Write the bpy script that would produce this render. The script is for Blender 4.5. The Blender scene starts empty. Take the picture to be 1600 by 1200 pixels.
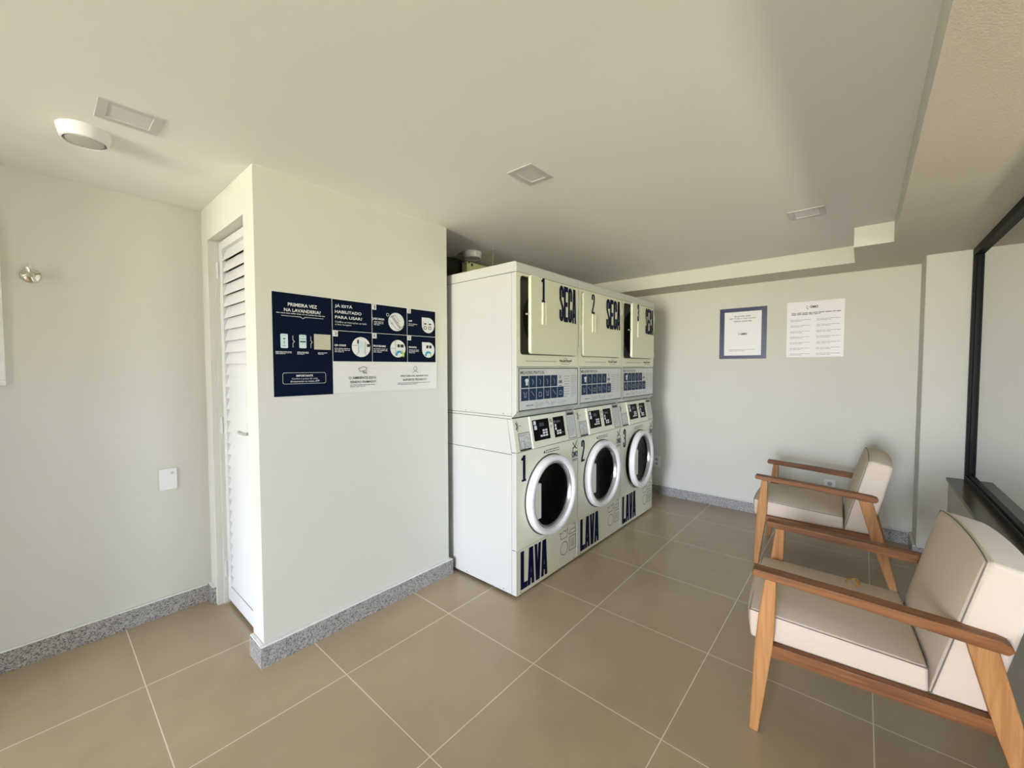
import bpy, bmesh, math, random
from mathutils import Vector, Matrix
R = math.radians
random.seed(7)
scene = bpy.context.scene
col = scene.collection

# ------------------------------------------------------------------ camera
YAW, PITCH, ROLL, F, CX, CY = 0.7081, -0.0388, -0.0012, 639.19, 801.71, 597.96
cd = bpy.data.cameras.new('camera'); cam = bpy.data.objects.new('camera', cd); col.objects.link(cam)
fw = Vector((math.cos(YAW)*math.cos(PITCH), math.sin(YAW)*math.cos(PITCH), math.sin(PITCH)))
rt = Vector((math.sin(YAW), -math.cos(YAW), 0)); up = rt.cross(fw)
r2 = math.cos(ROLL)*rt + math.sin(ROLL)*up; u2 = -math.sin(ROLL)*rt + math.cos(ROLL)*up
m = Matrix((r2, u2, -fw)).transposed().to_4x4(); m.translation = (0, 0, 1.36)
cam.matrix_world = m
cd.sensor_fit = 'HORIZONTAL'; cd.sensor_width = 36; cd.lens = 36*F/1600
cd.shift_x = -(CX-800)/1600; cd.shift_y = (CY-600)/1600
cd.clip_start = 0.02; cd.clip_end = 200
scene.camera = cam

# ------------------------------------------------------------------ exposure, sky, daylight
scene.view_settings.view_transform = 'Standard'
scene.view_settings.look = 'None'
scene.view_settings.gamma = 1
scene.view_settings.exposure = 0.0
w = bpy.data.worlds.new('daylight'); scene.world = w; w.use_nodes = True
nt = w.node_tree; nt.nodes.clear()
o = nt.nodes.new('ShaderNodeOutputWorld'); bg = nt.nodes.new('ShaderNodeBackground')
tc = nt.nodes.new('ShaderNodeTexCoord'); sp = nt.nodes.new('ShaderNodeSeparateXYZ')
ramp = nt.nodes.new('ShaderNodeValToRGB'); mp = nt.nodes.new('ShaderNodeMapRange')
mp.inputs['From Min'].default_value = -1; mp.inputs['From Max'].default_value = 1
cr = ramp.color_ramp
cr.elements[0].position = 0.0; cr.elements[0].color = (1.6, 1.45, 1.10, 1)
cr.elements[1].position = 1.0; cr.elements[1].color = (1.1, 1.3, 1.7, 1)
e = cr.elements.new(0.485); e.color = (2.6, 2.45, 1.85, 1)
e = cr.elements.new(0.515); e.color = (2.45, 2.68, 3.3, 1)
nt.links.new(tc.outputs['Generated'], sp.inputs[0]); nt.links.new(sp.outputs['Z'], mp.inputs['Value'])
nt.links.new(mp.outputs[0], ramp.inputs[0]); nt.links.new(ramp.outputs[0], bg.inputs[0])
nt.links.new(bg.outputs[0], o.inputs[0]); bg.inputs[1].default_value = 23.5

XO, YW, YL, XB, ZC, ZS = -6.0, -0.525, 2.889, 4.3105, 2.2457, 2.1215
pl = bpy.data.lights.new('daylight_portal', 'AREA'); pl.shape = 'RECTANGLE'; pl.size = 1.5; pl.size_y = 2.15
pl.cycles.is_portal = True
po = bpy.data.objects.new('daylight_portal', pl); col.objects.link(po)
po.location = (XO-0.02, 0.275, 1.075)
po.rotation_euler = Matrix(((0, 0, -1), (-1, 0, 0), (0, 1, 0))).to_euler()

p2l = bpy.data.lights.new('corridor_slot_portal', 'AREA'); p2l.shape = 'RECTANGLE'; p2l.size = 1.25; p2l.size_y = 0.3  # portal for the daylight slot added in the corridor wall
p2l.cycles.is_portal = True
p2o = bpy.data.objects.new('corridor_slot_portal', p2l); col.objects.link(p2o); p2o.location = (1.325, -2.52, 1.35)
p2o.rotation_euler = (math.radians(90), 0, 0)      # facing +Y into the room

# ------------------------------------------------------------------ materials
def mat(name, color, rough=0.5, metal=0.0, noise=0.0, nscale=8.0, bump=0.0, bscale=60.0, coat=0.0, spec=0.5, emit=None):
    M = bpy.data.materials.new(name); M.use_nodes = True
    t = M.node_tree; b = t.nodes['Principled BSDF']
    c = tuple(color)+(1,)
    b.inputs['Base Color'].default_value = c; b.inputs['Roughness'].default_value = rough
    b.inputs['Metallic'].default_value = metal; b.inputs['Specular IOR Level'].default_value = spec
    b.inputs['Coat Weight'].default_value = coat
    tx = t.nodes.new('ShaderNodeTexCoord')
    if noise:
        n = t.nodes.new('ShaderNodeTexNoise'); n.inputs['Scale'].default_value = nscale; n.inputs['Detail'].default_value = 4
        t.links.new(tx.outputs['Object'], n.inputs['Vector'])
        mx = t.nodes.new('ShaderNodeMix'); mx.data_type = 'RGBA'
        mx.inputs[6].default_value = tuple(v*(1-noise) for v in color)+(1,)
        mx.inputs[7].default_value = tuple(min(1, v*(1+noise)) for v in color)+(1,)
        t.links.new(n.outputs['Fac'], mx.inputs[0]); t.links.new(mx.outputs[2], b.inputs['Base Color'])
    if bump:
        n = t.nodes.new('ShaderNodeTexNoise'); n.inputs['Scale'].default_value = bscale; n.inputs['Detail'].default_value = 3
        t.links.new(tx.outputs['Object'], n.inputs['Vector'])
        bp = t.nodes.new('ShaderNodeBump'); bp.inputs['Strength'].default_value = bump; bp.inputs['Distance'].default_value = 0.004
        t.links.new(n.outputs['Fac'], bp.inputs['Height']); t.links.new(bp.outputs[0], b.inputs['Normal'])
    return M

def srgb(r, g, b):
    f = lambda v: ((v/255+0.055)/1.055)**2.4 if v/255 > 0.04045 else v/255/12.92
    return (f(r), f(g), f(b))

WALL = mat('wall_paint', (0.64, 0.64, 0.575), 0.7, noise=0.015, nscale=2, bump=0.05, bscale=120, spec=0.35)
CEIL = mat('ceiling_paint', (0.88, 0.86, 0.815), 0.75, noise=0.02, nscale=1.5, spec=0.2)
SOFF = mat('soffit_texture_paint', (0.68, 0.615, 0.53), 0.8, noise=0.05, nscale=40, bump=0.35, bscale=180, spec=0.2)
CAULK = mat('white_caulk', (0.8, 0.8, 0.78), 0.6)
DOORP = mat('white_lacquered_aluminium', (0.68, 0.69, 0.68), 0.35)
DARK = mat('dark_void', (0.015, 0.015, 0.014), 0.9)
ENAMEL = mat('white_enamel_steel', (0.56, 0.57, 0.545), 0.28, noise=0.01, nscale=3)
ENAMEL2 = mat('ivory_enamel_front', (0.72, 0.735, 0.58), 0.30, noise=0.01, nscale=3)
PLAST = mat('white_plastic', (0.80, 0.79, 0.80), 0.35)
IVORY = mat('ivory_plastic', (0.60, 0.59, 0.52), 0.4)
OUTLETM = mat('outlet_plastic', (0.82, 0.82, 0.82), 0.4)
GAP = mat('panel_gap', (0.06, 0.06, 0.05), 0.8)
BLACKGL = mat('black_door_glass', (0.003, 0.003, 0.003), 0.09, spec=0.05)
DRUM = mat('grey_galvanised_inside', (0.22, 0.22, 0.21), 0.5, metal=0.3)
NAVY = mat('navy_ink', (0.0015, 0.006, 0.022), 0.7, spec=0.08)
NAVYV = mat('navy_vinyl', (0.003, 0.004, 0.035), 0.6, spec=0.12)
NAVYT = mat('navy_tile_ink', (0.010, 0.032, 0.078), 0.5, spec=0.2)
INK = mat('black_ink', (0.012, 0.012, 0.014), 0.5)
GINK = mat('grey_ink', (0.2, 0.2, 0.2), 0.6)
WINK = mat('white_ink', (0.72, 0.74, 0.75), 0.5)
PAPER = mat('white_sign_board', (0.72, 0.72, 0.70), 0.35)
PAPER2 = mat('white_poster_paper', (0.80, 0.80, 0.83), 0.45)
LABEL = mat('pale_label_film', (0.60, 0.61, 0.58), 0.3)
PBLUE = mat('pale_blue_ink', (0.55, 0.70, 0.74), 0.5)
TAN = mat('tan_card', (0.50, 0.47, 0.38), 0.6)
TEAL = mat('teal_ink', (0.02, 0.30, 0.50), 0.5)
LIME = mat('lime_ink', (0.45, 0.62, 0.04), 0.5)
STEEL = mat('chrome', (0.75, 0.72, 0.66), 0.12, metal=1.0)
FRAME = mat('black_aluminium', (0.004, 0.004, 0.005), 0.5, spec=0.15)
SILL = mat('dark_stone_sill', (0.085, 0.068, 0.04), 0.22, noise=0.4, nscale=60, spec=0.18)
FABRIC = mat('cream_upholstery', (0.61, 0.515, 0.415), 0.85, noise=0.04, nscale=220, bump=0.25, bscale=500, spec=0.2)
SEAM = mat('seam_thread', (0.17, 0.14, 0.11), 0.8)
GOLD = mat('golden_loop', (0.38, 0.20, 0.03), 0.45, metal=0.2)
LEDF = mat('led_frame_white', (0.60, 0.57, 0.56), 0.4)
LEDD = mat('led_diffuser_unlit', (0.70, 0.68, 0.67), 0.3)
OUTW = mat('outside_wall_paint', (0.5, 0.5, 0.45), 0.8)
WIRE = mat('grey_wire', (0.25, 0.25, 0.22), 0.6)

def granite():
    M = mat('grey_granite', (0.3, 0.3, 0.3), 0.3)
    t = M.node_tree; b = t.nodes['Principled BSDF']; tx = t.nodes.new('ShaderNodeTexCoord')
    v = t.nodes.new('ShaderNodeTexVoronoi'); v.inputs['Scale'].default_value = 210
    n = t.nodes.new('ShaderNodeTexNoise'); n.inputs['Scale'].default_value = 130; n.inputs['Detail'].default_value = 5
    t.links.new(tx.outputs['Object'], v.inputs['Vector']); t.links.new(tx.outputs['Object'], n.inputs['Vector'])
    a = t.nodes.new('ShaderNodeMath'); a.operation = 'MULTIPLY_ADD'
    sx = t.nodes.new('ShaderNodeSeparateColor'); t.links.new(v.outputs['Color'], sx.inputs[0])
    t.links.new(sx.outputs[0], a.inputs[0]); a.inputs[1].default_value = 0.45; 
    h = t.nodes.new('ShaderNodeMath'); h.operation = 'MULTIPLY'; h.inputs[1].default_value = 0.55
    t.links.new(n.outputs['Fac'], h.inputs[0]); t.links.new(h.outputs[0], a.inputs[2])
    rp = t.nodes.new('ShaderNodeValToRGB'); c = rp.color_ramp
    c.elements[0].position = 0.24; c.elements[0].color = (0.07, 0.07, 0.07, 1)
    c.elements[1].position = 0.66; c.elements[1].color = (0.44, 0.43, 0.41, 1)
    q = c.elements.new(0.40); q.color = (0.25, 0.24, 0.235, 1)
    t.links.new(a.outputs[0], rp.inputs[0]); t.links.new(rp.outputs[0], b.inputs['Base Color'])
    return M
GRAN = granite()

def wood(name, axis, c1, c2):
    M = mat(name, c1, 0.5, spec=0.3)
    t = M.node_tree; b = t.nodes['Principled BSDF']; tx = t.nodes.new('ShaderNodeTexCoord')
    mpg = t.nodes.new('ShaderNodeMapping'); s = [38, 38, 38]; s[axis] = 2.2; mpg.inputs['Scale'].default_value = s
    n = t.nodes.new('ShaderNodeTexNoise'); n.inputs['Scale'].default_value = 1.6; n.inputs['Detail'].default_value = 6; n.inputs['Distortion'].default_value = 0.7
    t.links.new(tx.outputs['Object'], mpg.inputs[0]); t.links.new(mpg.outputs[0], n.inputs['Vector'])
    rp = t.nodes.new('ShaderNodeValToRGB'); c = rp.color_ramp
    c.elements[0].position = 0.32; c.elements[0].color = tuple(c2)+(1,)
    c.elements[1].position = 0.68; c.elements[1].color = tuple(c1)+(1,)
    t.links.new(n.outputs['Fac'], rp.inputs[0]); t.links.new(rp.outputs[0], b.inputs['Base Color'])
    return M
WOODV = wood('caramel_wood_upright', 2, (0.46, 0.235, 0.085), (0.33, 0.14, 0.042))
WOODH = wood('caramel_wood_lengthwise', 1, (0.25, 0.100, 0.030), (0.11, 0.038, 0.010))
WOODX = wood('caramel_wood_cross', 0, (0.46, 0.19, 0.06), (0.30, 0.10, 0.03))

def tiles():
    M = mat('taupe_porcelain_tiles', (0.3, 0.25, 0.19), 0.3)
    t = M.node_tree; b = t.nodes['Principled BSDF']; tx = t.nodes.new('ShaderNodeTexCoord')
    mpg = t.nodes.new('ShaderNodeMapping'); ts = 0.5889
    mpg.inputs['Location'].default_value = (-1.4448/ts+10, -1.7056/ts+10, 0); mpg.inputs['Scale'].default_value = (1/ts, 1/ts, 1)
    t.links.new(tx.outputs['Object'], mpg.inputs[0])
    br = t.nodes.new('ShaderNodeTexBrick'); br.offset = 0; br.squash = 1
    br.inputs['Scale'].default_value = 1; br.inputs['Brick Width'].default_value = 1; br.inputs['Row Height'].default_value = 1
    br.inputs['Mortar Size'].default_value = 0.0034; br.inputs['Mortar Smooth'].default_value = 0.1; br.inputs['Bias'].default_value = 0
    br.inputs['Color1'].default_value = (0.42, 0.33, 0.218, 1); br.inputs['Color2'].default_value = (0.45, 0.355, 0.235, 1)
    br.inputs['Mortar'].default_value = (0.78, 0.70, 0.56, 1)
    t.links.new(mpg.outputs[0], br.inputs['Vector'])
    n = t.nodes.new('ShaderNodeTexNoise'); n.inputs['Scale'].default_value = 3; n.inputs['Detail'].default_value = 5; n.inputs['Roughness'].default_value = 0.6
    t.links.new(tx.outputs['Object'], n.inputs['Vector'])
    mx = t.nodes.new('ShaderNodeMix'); mx.data_type = 'RGBA'; mx.blend_type = 'MULTIPLY'; mx.inputs[0].default_value = 1
    rp = t.nodes.new('ShaderNodeValToRGB'); rp.color_ramp.elements[0].position = 0.3; rp.color_ramp.elements[0].color = (0.93, 0.93, 0.93, 1)
    rp.color_ramp.elements[1].position = 0.7; rp.color_ramp.elements[1].color = (1.06, 1.06, 1.06, 1)
    t.links.new(n.outputs['Fac'], rp.inputs[0]); t.links.new(br.outputs['Color'], mx.inputs[6]); t.links.new(rp.outputs[0], mx.inputs[7])
    t.links.new(mx.outputs[2], b.inputs['Base Color'])
    mr = t.nodes.new('ShaderNodeMapRange'); mr.inputs['To Min'].default_value = 0.25; mr.inputs['To Max'].default_value = 0.29
    b.inputs['Roughness'].default_value = 0.26
    bp = t.nodes.new('ShaderNodeBump'); bp.inputs['Strength'].default_value = 0.25; bp.inputs['Distance'].default_value = 0.001; bp.invert = True
    t.links.new(br.outputs['Fac'], bp.inputs['Height']); t.links.new(bp.outputs[0], b.inputs['Normal'])
    return M
TILE = tiles()

def glassmat():
    M = bpy.data.materials.new('window_glass'); M.use_nodes = True; t = M.node_tree; t.nodes.clear()
    o = t.nodes.new('ShaderNodeOutputMaterial'); mx = t.nodes.new('ShaderNodeMixShader')
    tr = t.nodes.new('ShaderNodeBsdfTransparent'); tr.inputs[0].default_value = (0.88, 0.92, 0.88, 1)
    g = t.nodes.new('ShaderNodeBsdfGlossy'); g.inputs['Roughness'].default_value = 0.0
    fr = t.nodes.new('ShaderNodeFresnel'); fr.inputs[0].default_value = 1.48
    t.links.new(fr.outputs[0], mx.inputs[0]); t.links.new(tr.outputs[0], mx.inputs[1]); t.links.new(g.outputs[0], mx.inputs[2])
    t.links.new(mx.outputs[0], o.inputs[0]); return M
GLASS = glassmat()

# ------------------------------------------------------------------ mesh helpers
class MB:
    def __init__(s): s.v = []; s.f = []; s.m = []; s.cur = 0
    def mi(s, i): s.cur = i; return s
    def add(s, vs, fs):
        b = len(s.v); s.v += [tuple(x) for x in vs]
        for q in fs: s.f.append([b+i for i in q]); s.m.append(s.cur)
        return s
    def box(s, x0, y0, z0, x1, y1, z1):
        vs = [(x, y, z) for x in (x0, x1) for y in (y0, y1) for z in (z0, z1)]
        return s.add(vs, [(0, 1, 3, 2), (4, 6, 7, 5), (0, 4, 5, 1), (2, 3, 7, 6), (0, 2, 6, 4), (1, 5, 7, 3)])
    def prism(s, poly, axis, a, b):
        """poly: 2D points in the other two axes, in order; extruded along axis from a to b"""
        def p(q, t):
            c = list(q); c.insert(axis, t); return c
        n = len(poly); vs = [p(q, a) for q in poly]+[p(q, b) for q in poly]
        fs = [tuple(range(n))[::-1], tuple(range(n, 2*n))]+[(i, (i+1) % n, (i+1) % n+n, i+n) for i in range(n)]
        return s.add(vs, fs)
    def tube(s, pts, r, n=8, closed=False):
        pts = [Vector(p) for p in pts]; N = len(pts); vs = []; ref = Vector((0.13, 0.31, 0.94))
        for i, p in enumerate(pts):
            a = pts[(i-1) % N] if closed or i else pts[i]; b = pts[(i+1) % N] if closed or i < N-1 else pts[i]
            d = (b-a).normalized(); x = d.cross(ref)
            if x.length < 1e-3: x = d.cross(Vector((1, 0, 0)))
            x.normalize(); y = d.cross(x)
            for k in range(n):
                t = 2*math.pi*k/n; vs.append(p+r*(math.cos(t)*x+math.sin(t)*y))
        fs = []
        for i in range(N if closed else N-1):
            j = (i+1) % N
            for k in range(n): fs.append((i*n+k, i*n+(k+1) % n, j*n+(k+1) % n, j*n+k))
        if not closed: fs += [tuple(range(n))[::-1], tuple(range((N-1)*n, N*n))]
        return s.add(vs, fs)
    def lathe(s, prof, c, axis='z', n=48, cap0=True, cap1=True, a0=0, a1=360):
        """prof: (radius, height along axis)"""
        vs = []; full = abs(a1-a0) >= 360; cnt = n if full else n+1
        for (r, h) in prof:
            for k in range(cnt):
                t = R(a0+(a1-a0)*k/n); a, b = r*math.cos(t), r*math.sin(t)
                if axis == 'z': vs.append((c[0]+a, c[1]+b, c[2]+h))
                elif axis == 'y': vs.append((c[0]+a, c[1]+h, c[2]+b))
                else: vs.append((c[0]+h, c[1]+a, c[2]+b))
        fs = []
        for i in range(len(prof)-1):
            for k in range(n):
                j = (k+1) % cnt; fs.append((i*cnt+k, i*cnt+j, (i+1)*cnt+j, (i+1)*cnt+k))
        if cap0 and full: fs.append(tuple(range(n))[::-1])
        if cap1 and full: fs.append(tuple(range((len(prof)-1)*n, len(prof)*n)))
        return s.add(vs, fs)
    def build(s, name, mats, parent=None, bevel=0, smooth=False, seg=2, fix=True):
        me = bpy.data.meshes.new(name); me.from_pydata(s.v, [], s.f)
        if not isinstance(mats, (list, tuple)): mats = [mats]
        for q in mats: me.materials.append(q)
        me.polygons.foreach_set('material_index', [min(i, len(mats)-1) for i in s.m])
        if fix:
            bm = bmesh.new(); bm.from_mesh(me); bmesh.ops.recalc_face_normals(bm, faces=bm.faces); bm.to_mesh(me); bm.free()
        if smooth:
            me.polygons.foreach_set('use_smooth', [True]*len(me.polygons))
            try: me.set_sharp_from_angle(angle=R(38))
            except Exception: pass
        ob = bpy.data.objects.new(name, me); col.objects.link(ob); ob.parent = parent
        if bevel:
            b = ob.modifiers.new('bevel', 'BEVEL'); b.width = bevel; b.segments = seg; b.limit_method = 'ANGLE'; b.angle_limit = R(35)
        return ob

def tag(o, label=None, cat=None, group=None, kind=None):
    if label: o['label'] = label
    if cat: o['category'] = cat
    if group: o['group'] = group
    if kind: o['kind'] = kind
    return o
def empty(name, loc, rz=0):
    o = bpy.data.objects.new(name, None); col.objects.link(o); o.location = loc; o.rotation_euler = (0, 0, rz); o.empty_display_size = 0.05
    return o
def struct(name, mb, m, bevel=0, label=None):
    o = mb.build(name, m, None, bevel); o['kind'] = 'structure'
    if label: o['label'] = label
    return o
def children(o): return [c for c in bpy.data.objects if c.parent == o]
def copy_tree(o, parent=None):
    c = o.copy(); col.objects.link(c); c.parent = parent
    for ch in children(o): copy_tree(ch, c)
    return c

# flat print on a plane: P(u,v) = O + u*U + v*V, lifted off along N
class Print:
    def __init__(s, O, U, V, N):
        s.O, s.U, s.V, s.N = Vector(O), Vector(U), Vector(V), Vector(N); s.mb = MB(); s.lift = 0.0012
    def p(s, u, v): return s.O+u*s.U+v*s.V+s.lift*s.N
    def poly(s, pts, lift=None):
        if lift is not None: s.lift = lift
        s.n = (getattr(s, 'n', 0)+1) % 48; e = s.n*1.2e-5*s.N
        s.mb.add([s.p(*q)+e for q in pts], [tuple(range(len(pts)))]); return s
    def rect(s, u0, v0, u1, v1): return s.poly([(u0, v0), (u1, v0), (u1, v1), (u0, v1)])
    def line(s, pts, t, closed=False):
        n = len(pts); 
        for i in range(n if closed else n-1):
            a, b = Vector(pts[i]), Vector(pts[(i+1) % n]); d = b-a
            if d.length < 1e-7: continue
            d.normalize(); q = Vector((-d.y, d.x))*t/2; e = d*t/2*0.9
            s.poly([a-e-q, b+e-q, b+e+q, a-e+q])
        return s
    def frame(s, u0, v0, u1, v1, t): return s.line([(u0, v0), (u1, v0), (u1, v1), (u0, v1)], t, True)
    def disc(s, u, v, r, n=28, ry=None): return s.poly([(u+r*math.cos(2*math.pi*k/n), v+(ry or r)*math.sin(2*math.pi*k/n)) for k in range(n)])
    def ring(s, u, v, r, t, n=28, a0=0, a1=360, ry=None):
        pts = [(u+r*math.cos(R(a0+(a1-a0)*k/n)), v+(ry or r)*math.sin(R(a0+(a1-a0)*k/n))) for k in range(n+1)]
        return s.line(pts, t)
    def rrect(s, u0, v0, u1, v1, r, n=5):
        pts = []
        for (cx, cy, a) in ((u1-r, v0+r, -90), (u1-r, v1-r, 0), (u0+r, v1-r, 90), (u0+r, v0+r, 180)):
            for k in range(n+1):
                t = R(a+90*k/n); pts.append((cx+r*math.cos(t), cy+r*math.sin(t)))
        s._rr = pts; return s.poly(pts)
    def text(s, txt, u0, v0, u1, v1, bold=0.0):
        cu = bpy.data.curves.new('t', 'FONT'); cu.body = txt; cu.size = 1; cu.offset = bold; cu.resolution_u = 3
        ob = bpy.data.objects.new('t', cu); col.objects.link(ob)
        dg = bpy.context.evaluated_depsgraph_get(); dg.update()
        me = bpy.data.meshes.new_from_object(ob.evaluated_get(dg))
        if len(me.vertices):
            xs = [q.co.x for q in me.vertices]; ys = [q.co.y for q in me.vertices]
            ax, bx, ay, by = min(xs), max(xs), min(ys), max(ys)
            vs = [s.p(u0+(q.co.x-ax)/(bx-ax)*(u1-u0), v0+(q.co.y-ay)/(by-ay)*(v1-v0)) for q in me.vertices]
            s.mb.add(vs, [tuple(p.vertices) for p in me.polygons])
        bpy.data.objects.remove(ob); bpy.data.curves.remove(cu); bpy.data.meshes.remove(me); return s
    def greek(s, u0, v0, u1, v1, rows=1, t=0.45, seed=1, fill=0.95):
        """unreadably small rows of print"""
        rd = random.Random(seed); h = (v1-v0)/rows; k = (u1-u0)
        for i in range(rows):
            y = v1-(i+0.5)*h; u = u0; end = u0+k*(fill if i < rows-1 or rows == 1 else fill*0.6)
            while u < end-1e-4:
                L = min(h*(1.2+2.6*rd.random()), end-u); s.rect(u, y-h*t/2, u+L, y+h*t/2); u += L+h*0.4
        return s
    # heavy condensed letters
    def glyph(s, ch, u0, v0, u1, v1, sw=0.36, bh=0.085):
        W, H = u1-u0, v1-v0
        P = lambda pts: s.poly([(u0+a*W, v0+b*H) for a, b in pts])
        B = lambda a, b, c, d: P([(a, b), (c, b), (c, d), (a, d)])
        def half(yc, hgt, top):
            N = 8; t = bh*1.15
            for k in range(N):
                q = []
                for kk in (k, k+1):
                    an = math.pi*kk/N; q.append((math.cos(an), math.sin(an)))
                sg = 1 if top else -1
                o_ = [(0.5+0.5*c, yc+sg*hgt*sn) for c, sn in q]; i_ = [(0.5+(0.5-sw)*c, yc+sg*max(0, hgt-t)*sn) for c, sn in q]
                P([o_[0], o_[1], i_[1], i_[0]])
        hh = 0.14
        if ch == 'S':
            half(1-hh, hh, True); half(hh, hh, False); B(0, 0.62, sw, 1-hh); B(1-sw, 0.68, 1, 1-hh); B(1-sw, hh, 1, 0.38); B(0, hh, sw, 0.32)
            P([(0, 0.62), (1-sw, 0.38), (1, 0.38), (sw, 0.62)])
        elif ch == 'C':
            half(1-hh, hh, True); half(hh, hh, False); B(0, hh, sw, 1-hh); B(1-sw, 0.62, 1, 1-hh); B(1-sw, hh, 1, 0.38)
        elif ch == 'E':
            B(0, 0, sw, 1); B(sw, 0, 1, bh*1.3); B(sw, 1-bh*1.3, 1, 1); B(sw, 0.5-bh*.6, 0.9, 0.5+bh*.6)
        elif ch == 'L':
            B(0, 0, sw, 1); B(sw, 0, 1, bh*1.3)
        elif ch == 'A':
            P([(0, 0), (sw*.82, 0), (0.60, 1), (0.20, 1)]); P([(1-sw*.82, 0), (1, 0), (0.80, 1), (0.40, 1)]); B(0.25, 0.17, 0.75, 0.17+bh*1.2)
        elif ch == 'V':
            P([(0, 1), (0.20, 0), (0.60, 0), (sw*.82, 1)]); P([(1-sw*.82, 1), (0.40, 0), (0.80, 0), (1, 1)])
        elif ch == '1':
            B(0.34, 0, 0.86, 1); P([(0.0, 0.82), (0.34, 0.82), (0.34, 1), (0.26, 0.93), (0.0, 0.90)]); B(0.1, 0, 1, bh*0.9)
        elif ch == '2':
            half(1-hh, hh, True); B(0, 0.70, sw, 1-hh); B(1-sw, 0.60, 1, 1-hh); P([(0, bh), (sw, bh), (1, 0.60), (1-sw, 0.60)]); B(0, 0, 1, bh*1.2)
        elif ch == '3':
            half(1-hh, hh, True); half(hh, hh, False); B(0, 0.72, sw, 1-hh); B(1-sw, 0.55, 1, 1-hh); B(1-sw, hh, 1, 0.45); B(0, hh, sw, 0.28)
            B(0.35, 0.5-bh*.7, 0.9, 0.5+bh*.7); B(1-sw, 0.4, 0.93, 0.6)
        return s
    def word(s, txt, u0, v0, u1, v1, gap=0.06, **k):
        n = len(txt); W = (u1-u0)/(n+(n-1)*gap)
        for i, c in enumerate(txt): s.glyph(c, u0+i*W*(1+gap), v0, u0+i*W*(1+gap)+W, v1, **k)
        return s
    def build(s, name, m, parent=None, double=True): return s.mb.build(name, m, parent, fix=False)

# ------------------------------------------------------------------ room shell
XA, YP, XE = 0.6401, 2.0423, 1.7324
struct('floor', MB().box(XO-3, YW-0.08, -0.1, XB+0.1, YL+0.1, 0), TILE)
# main ceiling slab and the lower soffit around the recess
struct('ceiling', MB().box(XO-0.2, YW-2.2, ZC, XB+0.1, YL+0.1, ZC+0.12), CEIL)
so = MB()
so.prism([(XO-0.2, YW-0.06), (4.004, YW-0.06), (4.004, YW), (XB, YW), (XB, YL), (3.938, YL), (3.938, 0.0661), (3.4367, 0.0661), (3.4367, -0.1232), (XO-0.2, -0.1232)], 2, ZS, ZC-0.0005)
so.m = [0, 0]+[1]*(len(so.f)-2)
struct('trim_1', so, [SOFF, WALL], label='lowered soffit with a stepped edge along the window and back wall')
struct('wall_left', MB().box(XO-0.1, YL, 0, XB+0.1, YL+0.12, ZC), WALL)
struct('wall_shade_stub', MB().box(-1.7, 2.0, 0, -1.5, YL, ZC), WALL)  # unseen stub added to shade the left wall from the end opening
struct('wall_back', MB().box(XB, YW-0.2, 0, XB+0.12, YL, ZC), WALL)
# closet block carrying the signs, with the doorway cut in its near face
y0d, y1d, zd = 2.178, 2.769, 2.060
cb = MB()
cb.box(XA, YP, 0, XE, YP+0.10, ZC); cb.box(XE-0.10, YP+0.10, 0, XE, YL, ZC)
cb.box(XA, YP+0.10, 0, XA+0.12, y0d, ZC); cb.box(XA, y1d, 0, XA+0.12, YL, ZC); cb.box(XA, y0d, zd, XA+0.12, y1d, ZC)
struct('wall_closet', cb, WALL)
struct('wall_end', MB().box(XO-0.12, YW-0.06, 2.15, XO, YL, ZC).box(XO-0.12, YW-0.06, 0, XO, YW+0.05, 2.15).box(XO-0.12, 1.025, 0, XO, YL, 2.15), WALL)
# pier at the far end of the window, inside and outside the glass
struct('wall_pier', MB().box(4.004, -0.72, 0, XB, -0.31, ZC), WALL, bevel=0.006)
struct('wall_window', MB().box(XO, -0.59, 0, 4.004, -0.456, 0.588), WALL)
struct('trim_2', MB().box(XO, -0.625, 0.588, 4.003, -0.443, 0.608), SILL, bevel=0.002, label='dark polished stone window sill')
# window: black frame with one long pane in view
wn = empty('window_1', (0, 0, 0)); wn['kind'] = 'structure'
f = MB(); za, zb = 0.608, ZS
f.box(XO, -0.57, za, 4.003, -0.525, za+0.035); f.box(XO, -0.57, zb-0.045, 4.003, -0.525, zb)
f.box(3.955, -0.57, za+0.035, 4.003, -0.525, zb-0.045); f.box(0.9, -0.57, za+0.035, 0.95, -0.525, zb-0.045); f.box(XO, -0.57, za+0.035, XO+0.05, -0.525, zb-0.045)
f.box(XO, -0.56, za+0.035, 3.955, -0.536, za+0.05); f.box(3.94, -0.56, za+0.05, 3.955, -0.536, zb-0.045)
f.build('window_frame', FRAME, wn, bevel=0.003)
g = MB(); g.add([(XO+.05, -0.548, za+0.05), (3.94, -0.548, za+0.05), (3.94, -0.548, zb-0.045), (XO+.05, -0.548, zb-0.045)], [(0, 1, 2, 3)])
g.build('pane', GLASS, wn)
# corridor beyond the glass
struct('floor_corridor', MB().box(XO, -2.4, -0.1, 7.5, -0.606, 0), TILE)
struct('wall_corridor', MB().box(1.95, -2.5, 0, 7.5, -2.4, ZC).box(XO, -2.5, 0, 0.7, -2.4, ZC).box(0.7, -2.5, 0, 1.95, -2.4, 1.20).box(0.7, -2.5, 1.50, 1.95, -2.4, ZC).box(XO-0.1, -2.5, 0, XO, -0.6, ZC).box(7.5, -2.5, 0, 7.6, -0.3, ZC).box(XB, -0.42, 0, 7.5, -0.32, ZC).box(XB+.12, -2.4, ZC, 7.5, -.32, ZC+.1), mat('corridor_stone', (0.06, 0.06, 0.05), 0.7, noise=0.6, nscale=5))  # unseen slot in the outer wall, added to let in fill daylight

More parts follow.
